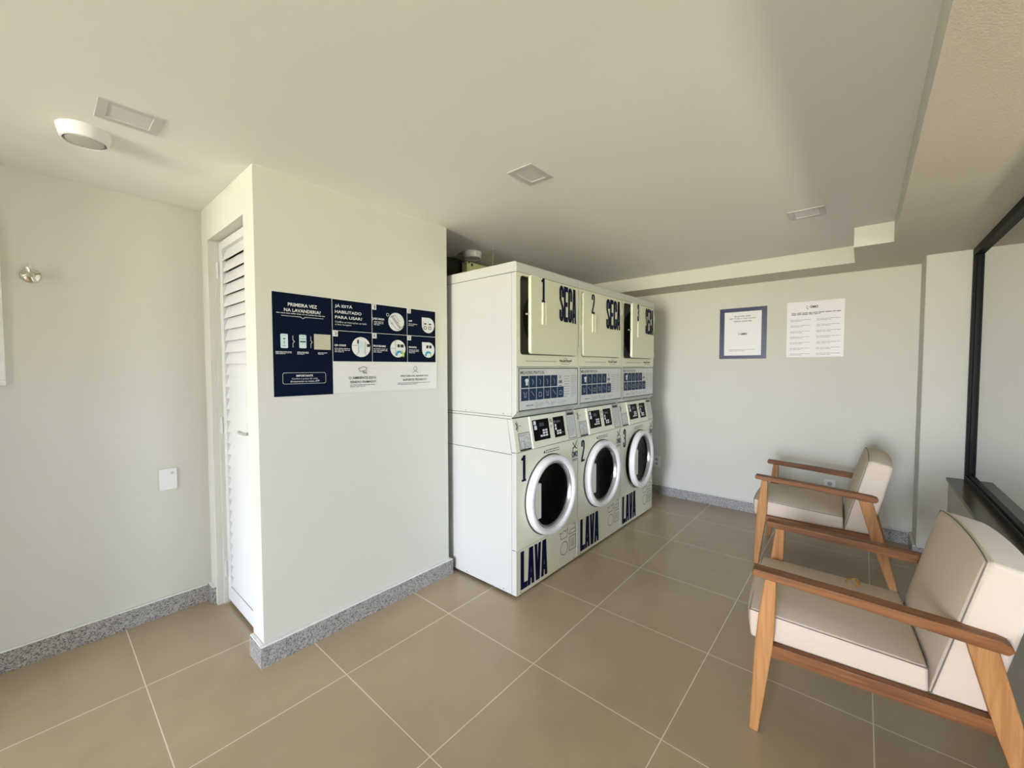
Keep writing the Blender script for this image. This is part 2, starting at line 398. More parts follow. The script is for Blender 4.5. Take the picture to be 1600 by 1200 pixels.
struct('wall_alcove_shade', MB().box(XE+0.002, 2.56, 0, XB-0.002, 2.60, ZC-0.001).box(XE+0.0005, 2.24, 0, XE+0.006, 2.56, ZC-0.001), mat('alcove_shade_black', (0.02, 0.02, 0.016), 0.9))  # black lining added so the shaded gap behind the dryers reads dark
# baseboards
def baseboard(name, x0, y0, x1, y1, h=0.100):
    b = MB().box(x0, y0, 0, x1, y1, h-0.006); b.mi(1).box(min(x0, x1)+0.002, y0+0.002, h-0.006, x1-0.002, y1-0.002, h)
    return struct(name, b, [GRAN, CAULK], bevel=0.001)
baseboard('baseboard_left', XO, YL-0.02, XA-0.02, YL)
baseboard('baseboard_closet', XA-0.02, YP-0.02, XE+0.02, YP)
baseboard('baseboard_closet_end', XE, YP, XE+0.02, YP+0.10)
baseboard('baseboard_jamb', XA-0.02, YP, XA, 2.172)
baseboard('baseboard_door', XA-0.02, 2.80, XA+0.03, YL)
baseboard('baseboard_back', XB-0.02, -0.31, XB, YL)
baseboard('baseboard_pier_side', 3.984, -0.31, XB-0.02, -0.29)
baseboard('baseboard_pier', 3.984, -0.456, 4.004, -0.31)
baseboard('baseboard_window', XO, -0.456, 3.984, -0.436)

# ------------------------------------------------------------------ louvred closet door
dr = empty('door_1', (0, 0, 0)); dr['kind'] = 'structure'
XD = 0.69
b = MB(); d0, d1, t0, t1 = y0d+0.012, y1d-0.008, 0.022, zd-0.004
b.box(XD, d1-0.048, t0, XD+0.035, d1, t1); b.box(XD, d0, t0, XD+0.035, d0+0.06, t1)
b.box(XD, d0+0.06, t1-0.045, XD+0.035, d1-0.048, t1); b.box(XD, d0+0.06, t0, XD+0.035, d1-0.048, t0+0.085)
b.build('door_frame', DOORP, dr, bevel=0.002)
n = 30; zb0 = t0+0.088; pt = (t1-0.048-zb0)/n
sl = MB()
for i in range(n):
    z = zb0+i*pt
    sl.prism([(XD+0.004, z+0.001), (XD+0.008, z+0.0005), (XD+0.030, z+pt+0.004), (XD+0.026, z+pt+0.006)], 1, d0+0.0605, d1-0.0485) if False else \
    sl.prism([(XD+0.022, z-0.004), (XD+0.026, z-0.004), (XD+0.007, z+pt-0.0045), (XD+0.003, z+pt-0.0045)][::1], 1, d0+0.0605, d1-0.052)
# louvres lean out towards the top? they shed outwards: lower edge proud
sl2 = MB()
for i in range(n):
    z = zb0+i*pt
    sl2.prism([(XD+0.002, z+0.0025), (XD+0.006, z+0.0025), (XD+0.026, z+pt+0.006), (XD+0.022, z+pt+0.006)], 1, d0+0.0605, d1-0.0485)
sl2.build('louvre', DOORP, dr)
MB().box(XD+0.036, d0, t0, XD+0.038, d1, t1).build('backing', DARK, dr)
for z in (0.20, 1.03, 1.90):
    h = MB().lathe([(0.0085, -0.045), (0.0085, -0.016)], (XD-0.008, d1+0.004, z), n=14)
    h.lathe([(0.0085, -0.014), (0.0085, 0.014)], (XD-0.008, d1+0.004, z), n=14).lathe([(0.0085, 0.016), (0.0085, 0.045)], (XD-0.008, d1+0.004, z), n=14)
    h.lathe([(0.005, -0.045), (0.005, 0.045)], (XD-0.008, d1+0.004, z), n=10)
    h.build('hinge', DOORP, dr, smooth=True)
h = MB().lathe([(0.022, 0), (0.020, -0.008)], (XD-0.0005, d0+0.035, 1.04), 'x', n=20)
h.tube([(XD-0.008, d0+0.035, 1.04), (XD-0.045, d0+0.035, 1.04), (XD-0.05, d0+0.045, 1.04), (XD-0.05, d0+0.13, 1.04)], 0.008, 10)
h.build('door_handle', mat('satin_handle', (0.6, 0.6, 0.58), 0.35, metal=0.6), dr, smooth=True)
struct('trim_3', MB().box(XA+0.03, y1d-0.008, 0, XA+0.10, y1d-0.0005, zd).box(XA+0.03, y0d, 0, XA+0.10, y0d+0.008, zd), WALL)

# ------------------------------------------------------------------ ceiling fittings
def led_panel(x0, y0, x1, y1, label):
    t = empty('recessed_ceiling_light', ((x0+x1)/2, (y0+y1)/2, ZC)); a, c = (x1-x0)/2, (y1-y0)/2
    k = 0.028
    f = MB(); o4 = [(-a, -c), (a, -c), (a, c), (-a, c)]; i4 = [(-a+k, -c+k), (a-k, -c+k), (a-k, c-k), (-a+k, c-k)]
    f.add([(x, y, z) for z in (-0.004, 0) for x, y in o4+i4], [q for j in range(4) for q in ((j, (j+1) % 4, 4+(j+1) % 4, 4+j), (8+j, 8+(j+1) % 4, 12+(j+1) % 4, 12+j), (j, (j+1) % 4, 8+(j+1) % 4, 8+j), (4+j, 4+(j+1) % 4, 12+(j+1) % 4, 12+j))])
    f.build('frame', LEDF, t, bevel=0.0015)
    MB().box(-a+k, -c+k, -0.0015, a-k, c-k, 0).build('diffuser', LEDD, t)
    tag(t, label, 'ceiling light', 'square ceiling lights'); return t
led_panel(0.160, 1.915, 0.330, 2.075, 'unlit square recessed ceiling light beside the round ceiling vent')
led_panel(1.428, 1.118, 1.600, 1.258, 'unlit square recessed ceiling light in the middle of the ceiling')
led_panel(2.848, 0.185, 3.010, 0.355, 'unlit square recessed ceiling light nearest the stepped soffit')

def round_vent(x, y, label, s=1.0):
    t = empty('round_ceiling_vent', (x, y, ZC))
    MB().lathe([(0.075*s, 0), (0.074*s, -0.010), (0.065*s, -0.042), (0.060*s, -0.044), (0.058*s, -0.036), (0.056*s, -0.020)], (0, 0, 0), cap0=False, cap1=True).build('housing', PLAST, t, smooth=True)
    MB().lathe([(0.056*s, -0.021), (0.056*s, -0.024)], (0, 0, 0)).build('inner_shadow_ring', DARK, t)
    MB().lathe([(0.020*s, -0.024), (0.050*s, -0.030), (0.053*s, -0.040), (0.050*s, -0.044), (0.0*s+0.002, -0.047)], (0, 0, 0)).build('valve_disc', mat('vent_disc_'+str(int(x*100)), (0.52, 0.51, 0.47), 0.5), t, smooth=True)
    tag(t, label, 'ceiling vent'); return t
round_vent(0.147, 2.238, 'white round ceiling vent beside the square ceiling light at the left')
round_vent(2.235, 2.33, 'round ceiling vent in the dark gap above the first dryer')
cb = MB().tube([(2.281, 2.150, ZC-0.0), (2.279, 2.150, 2.20), (2.275, 2.152, 2.12), (2.270, 2.155, 1.962)], 0.0022, 6).lathe([(0.012, 0), (0.008, -0.012)], (2.281, 2.150, ZC), n=12)
tag(cb.build('hanging_cable', WIRE), 'thin cable hanging from the ceiling onto the first dryer', 'cable')

def perforated():
    M = mat('speckled_block', (0.30, 0.30, 0.12), 0.8); t = M.node_tree; b = t.nodes['Principled BSDF']; tx = t.nodes.new('ShaderNodeTexCoord')
    v = t.nodes.new('ShaderNodeTexVoronoi'); v.inputs['Scale'].default_value = 26; t.links.new(tx.outputs['Object'], v.inputs['Vector'])
    rp = t.nodes.new('ShaderNodeValToRGB'); rp.color_ramp.elements[0].position = 0.26; rp.color_ramp.elements[0].color = (0.03, 0.03, 0.012, 1)
    rp.color_ramp.elements[1].position = 0.36; rp.color_ramp.elements[1].color = (0.80, 0.80, 0.42, 1)
    t.links.new(v.outputs['Distance'], rp.inputs[0]); t.links.new(rp.outputs[0], b.inputs['Base Color']); return M
tag(MB().box(2.30, 2.46, 0, 2.75, 2.52, 2.215).build('ventilation_panel', perforated(), bevel=0.003), 'speckled yellowish perforated panel in the dark gap behind the dryers', 'vent panel')

# ------------------------------------------------------------------ signs on the closet wall
def sign_root(name, label, cat='sign', group=None):
    t = empty(name, (0, 0, 0)); tag(t, label, cat, group); return t
def front(y=YP, dz=0.004): return Print((0, y-dz, 0), (1, 0, 0), (0, 0, 1), (0, -1, 0))
s1 = sign_root('instruction_sign', 'tall navy sign headed PRIMEIRA VEZ NA LAVANDERIA? on the closet wall', 'sign')
MB().box(0.706, YP-0.004, 1.223, 0.979, YP-0.0005, 1.704).build('board', NAVY, s1, bevel=0.0006)
p = front()
p.text('PRIMEIRA VEZ', 0.772, 1.644, 0.906, 1.660, 0.02).text('NA LAVANDERIA?', 0.755, 1.618, 0.923, 1.634, 0.02)
p.line([(0.743, 1.598), (0.828, 1.5975), (0.838, 1.590), (0.848, 1.5975), (0.935, 1.598)], 0.0018)
p.line([(0.791, 1.507), (0.791, 1.488), (0.798, 1.480), (0.791, 1.472), (0.791, 1.453)], 0.002)
p.line([(0.873, 1.507), (0.873, 1.488), (0.880, 1.480), (0.873, 1.472), (0.873, 1.453)], 0.002)
p.text('IMPORTANTE', 0.803, 1.314, 0.880, 1.3235, 0.03)
p.text('Confira o preço do ciclo', 0.783, 1.2995, 0.903, 1.3085).text('diretamente no nosso APP', 0.776, 1.288, 0.911, 1.297)
rr = [(0.743, 1.333), (0.743, 1.283)]
p.line([(0.749, 1.281), (0.936, 1.281), (0.942, 1.287), (0.942, 1.327), (0.936, 1.333), (0.749, 1.333), (0.743, 1.327), (0.743, 1.287)], 0.0014, True)
p.greek(0.722, 1.606, 0.955, 1.614, 1, 0.35, 3)
p.greek(0.715, 1.419, 0.788, 1.434, 3, 0.4, 5).greek(0.809, 1.419, 0.865, 1.434, 3, 0.45, 6).greek(0.906, 1.421, 0.956, 1.433, 2, 0.45, 7)
p.build('lettering', WINK, s1)
p = front(); p.rrect(0.737, 1.448, 0.769, 1.514, 0.005).rrect(0.819, 1.450, 0.852, 1.514, 0.005); p.build('phone_pictures', PBLUE, s1)
p = front(); p.lift = 0.0018
p.disc(0.753, 1.491, 0.005, 14, 0.003).line([(0.753, 1.482), (0.753, 1.468)], 0.002).rect(0.746, 1.458, 0.760, 1.460).rect(0.823, 1.478, 0.848, 1.484).rect(0.823, 1.494, 0.848, 1.4955).rect(0.746, 1.507, 0.760, 1.508).rect(0.828, 1.507, 0.842, 1.508)
p.build('phone_icons', NAVYT, s1)
p = front(); p.rect(0.888, 1.446, 0.970, 1.521); p.build('blank_square', TAN, s1)

s2 = sign_root('instruction_sign', 'wide navy and white sign headed JÁ ESTÁ HABILITADO PARA USAR? on the closet wall', 'sign')
MB().box(0.980, YP-0.0035, 1.226, 1.643, YP-0.0005, 1.709).build('board', PAPER, s2, bevel=0.0006)
p = front(dz=0.0035); p.lift = 0.0006
cols = [(0.982, 1.1985), (1.2015, 1.4245), (1.4275, 1.634)]
for a, b_ in cols:
    p.rect(a, 1.5465, b_, 1.703); p.rect(a, 1.389, b_, 1.5440)
p.build('navy_panels', NAVY, s2)
p = front(dz=0.0035); p.lift = 0.0012
p.text('JÁ ESTÁ', 0.995, 1.660, 1.089, 1.681, 0.02).text('HABILITADO', 0.995, 1.634, 1.139, 1.649, 0.02).text('PARA USAR?', 0.995, 1.6065, 1.143, 1.6215, 0.02)
p.text('Confira as instruções ao lado', 0.995, 1.584, 1.168, 1.595).text('e boa lavagem', 0.995, 1.571, 1.081, 1.581)
for txt, a, z, b_ in (('RECARGA', 1.212, 1.619, 1.276), ('APP', 1.435, 1.625, 1.461), ('QR CODE', 0.990, 1.465, 1.050), ('PROGRAMA', 1.207, 1.470, 1.284), ('PRONTO', 1.436, 1.471, 1.491)):
    p.text(txt, a, z, b_, z+0.011, 0.03)
p.greek(1.212, 1.588, 1.272, 1.613, 3, 0.35, 11).greek(1.435, 1.600, 1.500, 1.618, 2, 0.35, 12).greek(0.990, 1.434, 1.075, 1.459, 3, 0.35, 13)
p.greek(1.207, 1.438, 1.297, 1.464, 3, 0.35, 14).greek(1.436, 1.440, 1.510, 1.465, 3, 0.35, 15)
for x, z in ((1.2005, 1.673), (1.4265, 1.675), (0.982, 1.5155), (1.2005, 1.5165), (1.4265, 1.517)): p.rect(x, z, x+0.026, z+0.029)
for cx, cz, rad in ((1.353, 1.617, 0.052), (1.578, 1.614, 0.047), (1.135, 1.466, 0.053), (1.362, 1.465, 0.050), (1.578, 1.464, 0.047)): p.disc(cx, cz, rad, 36)
p.rect(1.531, 1.614, 1.578, 1.660).rect(1.531, 1.464, 1.578, 1.510)
p.line([(1.2, 1.645), (1.2, 1.632), (1.208, 1.622), (1.2, 1.612), (1.2, 1.600)], 0.003)
p.ring(1.297, 1.653, 0.008, 0.002, 12)
p.build('lettering', WINK, s2)
p = front(dz=0.0035); p.lift = 0.0018
for ch, x, z in (('1', 1.2105, 1.679), ('2', 1.435, 1.681), ('3', 0.991, 1.5215), ('4', 1.208, 1.5225), ('5', 1.434, 1.523)): (p.glyph if ch == '1' else p.text)(ch, x, z, x+0.010, z+0.017)
p.text('O AMBIENTE ESTÁ', 1.062, 1.296, 1.220, 1.313, 0.010).text('SENDO FILMADO', 1.069, 1.275, 1.217, 1.287, 0.010)
p.text('PRECISA DE AJUDA DO', 1.377, 1.300, 1.575, 1.312, 0.010).text('SUPORTE TÉCNICO?', 1.392, 1.279, 1.562, 1.294, 0.010)
p.greek(1.068, 1.252, 1.220, 1.269, 2, 0.3, 21).greek(1.355, 1.255, 1.600, 1.271, 2, 0.3, 22)
# camera icon, person icon
p.line([(1.118, 1.352), (1.150, 1.362), (1.166, 1.354), (1.160, 1.344), (1.128, 1.336), (1.118, 1.352)], 0.002).line([(1.142, 1.340), (1.144, 1.330), (1.160, 1.330)], 0.002).line([(1.162, 1.340), (1.162, 1.322)], 0.002).ring(1.150, 1.331, 0.006, 0.0018, 12)
p.ring(1.480, 1.351, 0.013, 0.0018, 18).ring(1.480, 1.322, 0.020, 0.0018, 14, 15, 165, 0.012)
# hands with card, washers, phone, dial line drawings
p.line([(1.312, 1.640), (1.345, 1.655), (1.372, 1.620)], 0.002).line([(1.318, 1.648), (1.378, 1.580)], 0.003).line([(1.328, 1.652), (1.360, 1.612)], 0.003).line([(1.318, 1.610), (1.350, 1.578), (1.370, 1.572)], 0.002).line([(1.362, 1.618), (1.380, 1.585), (1.401, 1.598)], 0.002).line([(1.310, 1.625), (1.322, 1.602), (1.330, 1.612)], 0.002)
for x in (1.556, 1.592): p.rect(x-0.009, 1.618, x+0.009, 1.626).ring(x, 1.598, 0.009, 0.004, 14).line([(x-0.014, 1.640), (x-0.014, 1.580)], 0.001)
p.rect(1.112, 1.484, 1.121, 1.504).rect(1.168, 1.468, 1.186, 1.484).line([(1.118, 1.480), (1.120, 1.440), (1.108, 1.424)], 0.0018).line([(1.160, 1.496), (1.156, 1.440), (1.164, 1.420)], 0.0018).line([(1.085, 1.474), (1.110, 1.474)], 0.0015)
p.rect(1.358, 1.473, 1.374, 1.490).rect(1.379, 1.473, 1.399, 1.490).line([(1.345, 1.510), (1.345, 1.425)], 0.0015).line([(1.316, 1.466), (1.345, 1.466)], 0.0015)
p.rect(1.562, 1.474, 1.578, 1.492).rect(1.584, 1.474, 1.602, 1.492)
p.build('ink_drawings', INK, s2)
p = front(dz=0.0035); p.lift = 0.0018; p.rect(1.123, 1.458, 1.150, 1.498); p.disc(1.581, 1.599, 0.0001, 3); p.build('screen_picture', PBLUE, s2)
p = front(dz=0.0035); p.lift = 0.0024
for cx, cz in ((1.372, 1.432), (1.578, 1.434)): p.ring(cx, cz-0.004, 0.020, 0.012, 14, 40, 175)
p.build('blue_drum_picture', TEAL, s2)
p = front(dz=0.0035); p.lift = 0.0024; p.ring(1.376, 1.430, 0.022, 0.010, 10, -20, 60).ring(1.578, 1.430, 0.020, 0.006, 10, -20, 40); p.build('lime_drum_picture', LIME, s2)

# ------------------------------------------------------------------ posters on the back wall
def back(dx=0.003): return Print((XB-dx, 0, 0), (0, -1, 0), (0, 0, 1), (-1, 0, 0))   # u = -y
p1 = sign_root('wall_poster', 'white poster with a wide navy border on the back wall', 'poster')
MB().box(XB-0.004, 0.672, 1.433, XB-0.0005, 1.063, 1.908).build('board', mat('navy_border', (0.022, 0.028, 0.10), 0.3), p1, bevel=0.0006)
MB().box(XB-0.0055, 0.714, 1.464, XB-0.004, 1.021, 1.872).build('sheet', PAPER2, p1)
p = back(0.0055)
p.text('Escaneie este', -0.935, 1.824, -0.802, 1.838, 0.01).text('QR Code e veja nossos', -0.979, 1.800, -0.759, 1.815, 0.01).text('vídeos tutoriais', -0.943, 1.777, -0.792, 1.792, 0.01)
p.text('OMO', -0.885, 1.654, -0.828, 1.674, 0.05)
p.line([(-0.905, 1.652), (-0.893, 1.664), (-0.905, 1.676)], 0.003)
p.build('lettering', INK, p1)
p = back(0.0055); p.greek(-0.974, 1.502, -0.748, 1.524, 2, 0.3, 31); p.build('small_print', GINK, p1)
p2 = sign_root('wall_poster', 'plain white notice with two columns of small print on the back wall', 'poster')
MB().box(XB-0.002, 0.128, 1.441, XB-0.0005, 0.521, 1.915).build('sheet', PAPER2, p2)
p = back(0.002)
p.text('OMO', -0.357, 1.856, -0.303, 1.878, 0.05)
for a, (dx, dz) in enumerate(((-0.012, 0.012), (-0.010, -0.012), (0.004, 0.0), (-0.016, 0.0), (-0.004, -0.016))): p.disc(-0.370+dx*0.8, 1.867+dz*0.9, 0.0035, 8)
p.greek(-0.488, 1.800, -0.152, 1.824, 2, 0.45, 33, 1.0)
p.build('lettering', INK, p2)
p = back(0.002)
for i in range(7):
    z = 1.762-i*0.0485
    p.greek(-0.496, z-0.018, -0.345, z+0.004, 2, 0.26, 40+i, 0.95); p.greek(-0.312, z-0.016, -0.143, z+0.006, 2, 0.26, 60+i, 0.95)
p.build('small_print', GINK, p2)

# ------------------------------------------------------------------ switches and outlets
def plate(name, label, cat, loc, rz, wd, hg, kind):
    """local: x across, -y out of the wall, z up"""
    t = empty(name, loc, rz)
    MB().box(-wd/2, -0.009, -hg/2, wd/2, -0.0005, hg/2).build('cover_plate', OUTLETM, t, bevel=0.004, seg=3)
    if kind == 'outlet':
        for k in ((-1, 1) if hg > wd else (0,)):
            zc_ = k*hg*0.2
            MB().lathe([(0.017, -0.0105), (0.016, -0.008)], (0, 0, zc_), 'y', n=20).build('socket', mat('socket_grey', (0.45, 0.45, 0.44), 0.5), t)
            q = Print((0, -0.0105, 0), (1, 0, 0), (0, 0, 1), (0, -1, 0)); q.lift = 0.0004
            for dx in (-0.008, 0.008): q.disc(dx, zc_, 0.0025, 8)
            q.disc(0, zc_-0.005, 0.0025, 8); q.build('pin_holes', DARK, t)
    else:
        MB().lathe([(0.008, -0.0095), (0.007, -0.0115)], (wd*0.22, 0, hg*0.28), 'y', n=16).build('button', mat('button_grey', (0.55, 0.55, 0.57), 0.4), t)
    tag(t, label, cat); return t
plate('wall_plate', 'blank white wall plate with small button beside the louvred door', 'wall plate', (0.457, YL, 0.746), 0, 0.078, 0.118, 'button')
plate('power_outlet', 'tall power outlet just beyond the third washer', 'power outlet', (XB, 1.66, 0.345), -math.pi/2, 0.072, 0.115, 'outlet')
plate('power_outlet', 'white power outlet behind the far armchair', 'power outlet', (XB, 0.192, 0.355), -math.pi/2, 0.078, 0.115, 'outlet')

# ------------------------------------------------------------------ chrome valve and framed board on the left wall
v = empty('wall_valve', (0.0, YL, 1.776)); tag(v, 'chrome valve with cross handle high on the left wall', 'valve')
MB().lathe([(0.040, -0.0005), (0.039, -0.006), (0.030, -0.014), (0.018, -0.020), (0.014, -0.048)], (0, 0, 0), 'y', n=32).build('escutcheon', STEEL, v, smooth=True); v.scale = (0.86,)*3
hh = MB()
for a in (20, 110, 200, 290):
    c, s_ = math.cos(R(a)), math.sin(R(a)); hh.tube([(0, -0.055, 0), (0.022*c, -0.058, 0.022*s_), (0.036*c, -0.060, 0.036*s_)], 0.0085, 10)
hh.lathe([(0.016, -0.045), (0.018, -0.058), (0.012, -0.070)], (0, 0, 0), 'y', n=20)
hh.build('cross_handle', STEEL, v, smooth=True)
MB().tube([(0.004, -0.05, 0.02), (-0.004, -0.052, 0.062)], 0.002, 6).build('pin', STEEL, v)
wb = empty('framed_wall_board', (-0.5, YL, 1.64)); tag(wb, 'pale wooden board in a white frame cut off at the left edge', 'wall board')
MB().box(-0.40, -0.015, -0.335, 0.395, -0.0005, 0.335).build('panel', mat('beige_panel', (0.52, 0.45, 0.34), 0.6, noise=0.1, nscale=12), wb)
fr_ = MB().box(-0.42, -0.024, -0.36, 0.415, -0.0005, -0.335).box(-0.42, -0.024, 0.335, 0.415, -0.0005, 0.36).box(-0.42, -0.024, -0.335, -0.40, -0.0005, 0.335).box(0.395, -0.024, -0.335, 0.415, -0.0005, 0.335)
fr_.build('frame', CAULK, wb, bevel=0.003)

# ------------------------------------------------------------------ stacked washer-dryers
MW, MP, YM, XM = 0.664, 0.668, 1.504, 1.785
SL = 0.035; ZA, ZB = 0.862, 1.060      # sloped control panel between these heights
def rrect_pts(u0, v0, u1, v1, r, n=5):
    pts = []
    for (cx, cy, a) in ((u1-r, v0+r, -90), (u1-r, v1-r, 0), (u0+r, v1-r, 90), (u0+r, v0+r, 180)):
        for k in range(n+1):
            t = R(a+90*k/n); pts.append((cx+r*math.cos(t), cy+r*math.sin(t)))
    return pts
def plate_with_hole(mb, outer, inner, y0, y1):
    """outer rect (u0,v0,u1,v1), inner closed loop; slab between y0 and y1"""
    u0, v0, u1, v1 = outer; n = len(inner); cx = sum(a for a, _ in inner)/n; cz = sum(b for _, b in inner)/n
    op = []
    for a, b in inner:
        dx, dz = a-cx, b-cz
        tx = ((u1-cx)/dx if dx > 0 else (u0-cx)/dx) if abs(dx) > 1e-9 else 1e9
        tz = ((v1-cz)/dz if dz > 0 else (v0-cz)/dz) if abs(dz) > 1e-9 else 1e9
        t = min(tx, tz); op.append((cx+dx*t, cz+dz*t))
    # insert true corners by snapping nearest outer points
    for c in ((u0, v0), (u1, v0), (u1, v1), (u0, v1)):
        k = min(range(n), key=lambda i: (op[i][0]-c[0])**2+(op[i][1]-c[1])**2); op[k] = c
    vs = [(a, y0, b) for a, b in inner]+[(a, y0, b) for a, b in op]+[(a, y1, b) for a, b in inner]+[(a, y1, b) for a, b in op]
    fs = []
    for i in range(n):
        j = (i+1) % n
        fs += [(i, j, n+j, n+i), (2*n+i, 2*n+j, 3*n+j, 3*n+i), (i, j, 2*n+j, 2*n+i), (n+i, n+j, 3*n+j, 3*n+i)]
    mb.add(vs, fs)

def make_machine():
    root = empty('stacked_washer_dryer', (XM, YM, 0))
    W, D = MW, 0.72
    # dark core behind the panel gaps
    core = MB().prism([(0.033, 0.03), (0.033, ZA-0.02), (0.012, ZA-0.005), (0.012, ZA), (SL+0.012, ZB), (0.011, 1.10), (0.011, 1.30), (0.09, 1.30), (0.09, 1.90), (0.02, 1.90), (0.02, 1.95), (D-0.004, 1.95), (D-0.004, 0.03)], 0, 0.004, W-0.004)
    core.build('inner_casing', GAP, root)
    for s0, s1 in ((0, 0.004), (W-0.004, W)):
        P_ = lambda poly: MB().prism(poly, 0, s0, s1)
        for nm, pl_ in (('side_panel', [(0.037, 0.02), (D, 0.02), (D, 0.848), (0.037, 0.848)]), ('side_panel', [(0.037, 0.851), (D, 0.851), (D, 1.055), (0.037+SL, 1.055)]),
                        ('kick_panel_edge', [(0, 0.02), (0.035, 0.02), (0.035, 0.2855), (0, 0.2855)]), ('front_panel_edge', [(0, 0.2885), (0.035, 0.2885), (0.035, 0.8605), (0, 0.8605)]),
                        ('control_panel_edge', [(0.0, 0.8635), (0.035, 0.8635), (0.035+SL, 1.055), (SL*0.97, 1.055)]),
                        ('dryer_side_panel', [(0.037, 1.074), (D, 1.074), (D, 1.898), (0.037, 1.898)]), ('dryer_front_edge', [(0, 1.095), (0.035, 1.064), (0.035, 1.898), (0, 1.898)]),
                        ('joint_strip', [(0.037, 1.058), (D, 1.058), (D, 1.0715), (0.037, 1.0715)])):
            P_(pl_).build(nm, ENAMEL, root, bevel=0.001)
    MB().box(0.004, 0.002, 0.016, W-0.004, 0.018, 0.284).build('kick_panel', ENAMEL2, root, bevel=0.003)
    fp = MB(); cu, cz = 0.330, 0.552
    circ = [(cu+0.235*math.cos(2*math.pi*k/64), cz+0.235*math.sin(2*math.pi*k/64)) for k in range(64)]
    plate_with_hole(fp, (0.004, 0.2875, W-0.004, 0.861), circ, 0.0, 0.012)
    fp.build('washer_front', ENAMEL2, root)
    d_ = MB()
    d_.prism([(0.001, 1.095), (SL, 1.064), (SL+0.02, 1.064), (0.012, 1.10)], 0, 0.0045, W-0.0045)
    d_.build('dryer_bottom_lip', ENAMEL, root, bevel=0.001)
    tp = MB().prism([(0.010, 1.901), (D, 1.901), (D, 1.961), (0.014, 1.961), (0.004, 1.957), (0.0, 1.948), (0.0, 1.901)], 0, 0, W)
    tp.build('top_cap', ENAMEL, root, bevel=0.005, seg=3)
    du0, du1, dz0, dz1 = 0.035, 0.632, 1.430, 1.884
    df = MB(); plate_with_hole(df, (0.004, 1.3615, W-0.004, 1.8985), rrect_pts(du0, dz0, du1, dz1, 0.022), 0.0, 0.014)
    df.build('dryer_front', ENAMEL2, root)
    MB().box(0.004, 0.001, 1.100, W-0.004, 0.010, 1.3585).build('lower_dryer_panel', ENAMEL2, root, bevel=0.001)
    # opening of the dryer
    ip = MB(); cc = [(0.333+0.21*math.cos(2*math.pi*k/48), 1.655+0.195*math.sin(2*math.pi*k/48)) for k in range(48)]
    plate_with_hole(ip, (0.006, 1.37, W-0.006, 1.895), cc, 0.050, 0.053)
    ip.build('opening_surround', DRUM, root)
    MB().lathe([(0.20, 0.055), (0.20, 0.4)], (0.333, 0, 1.655), 'y', cap0=False).build('drum', mat('dark_drum', (0.02, 0.02, 0.02), 0.4, metal=0.5) if 'dark_drum' not in bpy.data.materials else bpy.data.materials['dark_drum'], root)
    # control panel: raised slab + left drawer
    U, V, N = (1, 0, 0), Vector((0, SL, ZB-ZA)).normalized(), Vector((0, -(ZB-ZA), SL)).normalized()
    def slab(mb, u0, v0, u1, v1, h, b=-0.01):
        O = Vector((0, 0, ZA)); q = []
        for u in (u0, u1):
            for v in (v0, v1):
                for t in (b, h): q.append(O+Vector((u, 0, 0))+v*V+t*N)
        mb.add(q, [(0, 1, 3, 2), (4, 6, 7, 5), (0, 4, 5, 1), (2, 3, 7, 6), (0, 2, 6, 4), (1, 5, 7, 3)])
    c_ = MB(); slab(c_, 0.004, 0.002, W-0.004, 0.199, 0.0); slab(c_, 0.152, 0.003, W-0.004, 0.198, 0.008)
    c_.build('control_panel', ENAMEL2, root, bevel=0.002)
    def onslope(h=0.008): q = Print(Vector((0, 0, ZA))+h*N, U, V, N); q.lift = 0.0008; return q
    s_ = MB(); slab(s_, 0.173, 0.044, 0.337, 0.172, 0.010, 0.007); s_.build('wash_display', BLACKGL, root)
    s_ = MB(); slab(s_, 0.389, 0.040, 0.509, 0.171, 0.010, 0.007); s_.build('dry_display', BLACKGL, root)
    q = onslope(0.0102)
    for u, v in ((0.262, 0.096), (0.290, 0.096), (0.262, 0.080), (0.290, 0.080), (0.235, 0.064), (0.262, 0.064), (0.290, 0.064)): q.rect(u, v, u+0.022, v+0.011)
    q.rect(0.180, 0.142, 0.203, 0.166).rect(0.182, 0.112, 0.208, 0.137)
    for u, v in ((0.412, 0.074), (0.440, 0.074), (0.412, 0.058), (0.440, 0.058)): q.rect(u, v, u+0.022, v+0.011)
    q.rect(0.398, 0.108, 0.414, 0.126).rect(0.398, 0.088, 0.414, 0.104).rect(0.398, 0.132, 0.401, 0.150)
    q.build('buttons', WINK, root)
    q = onslope(0.0102); q.rect(0.235, 0.128, 0.285, 0.150).rect(0.412, 0.132, 0.462, 0.148).rect(0.472, 0.060, 0.494, 0.070)
    q.build('display_windows', mat('display_dim', (0.02, 0.045, 0.07), 0.2) if 'display_dim' not in bpy.data.materials else bpy.data.materials['display_dim'], root)
    q = onslope(0.008); q.rect(0.546, 0.012, 0.645, 0.192); q.build('right_sticker', LABEL, root)
    q = onslope(0.000); q.rect(0.038, 0.008, 0.141, 0.108); q.build('left_sticker', LABEL, root)
    q = onslope(0.008); q.lift = 0.0014; q.frame(0.546, 0.012, 0.645, 0.192, 0.0035).rect(0.555, 0.168, 0.636, 0.186)
    q.ring(0.363, 0.150, 0.010, 0.004, 14, -40, 200).disc(0.366, 0.146, 0.004, 10).greek(0.352, 0.105, 0.376, 0.128, 3, 0.4, 3)
    q.build('right_sticker_print', INK, root)
    q = onslope(0.000); q.lift = 0.0014; q.frame(0.038, 0.008, 0.141, 0.108, 0.003).rect(0.038, 0.004, 0.141, 0.014)
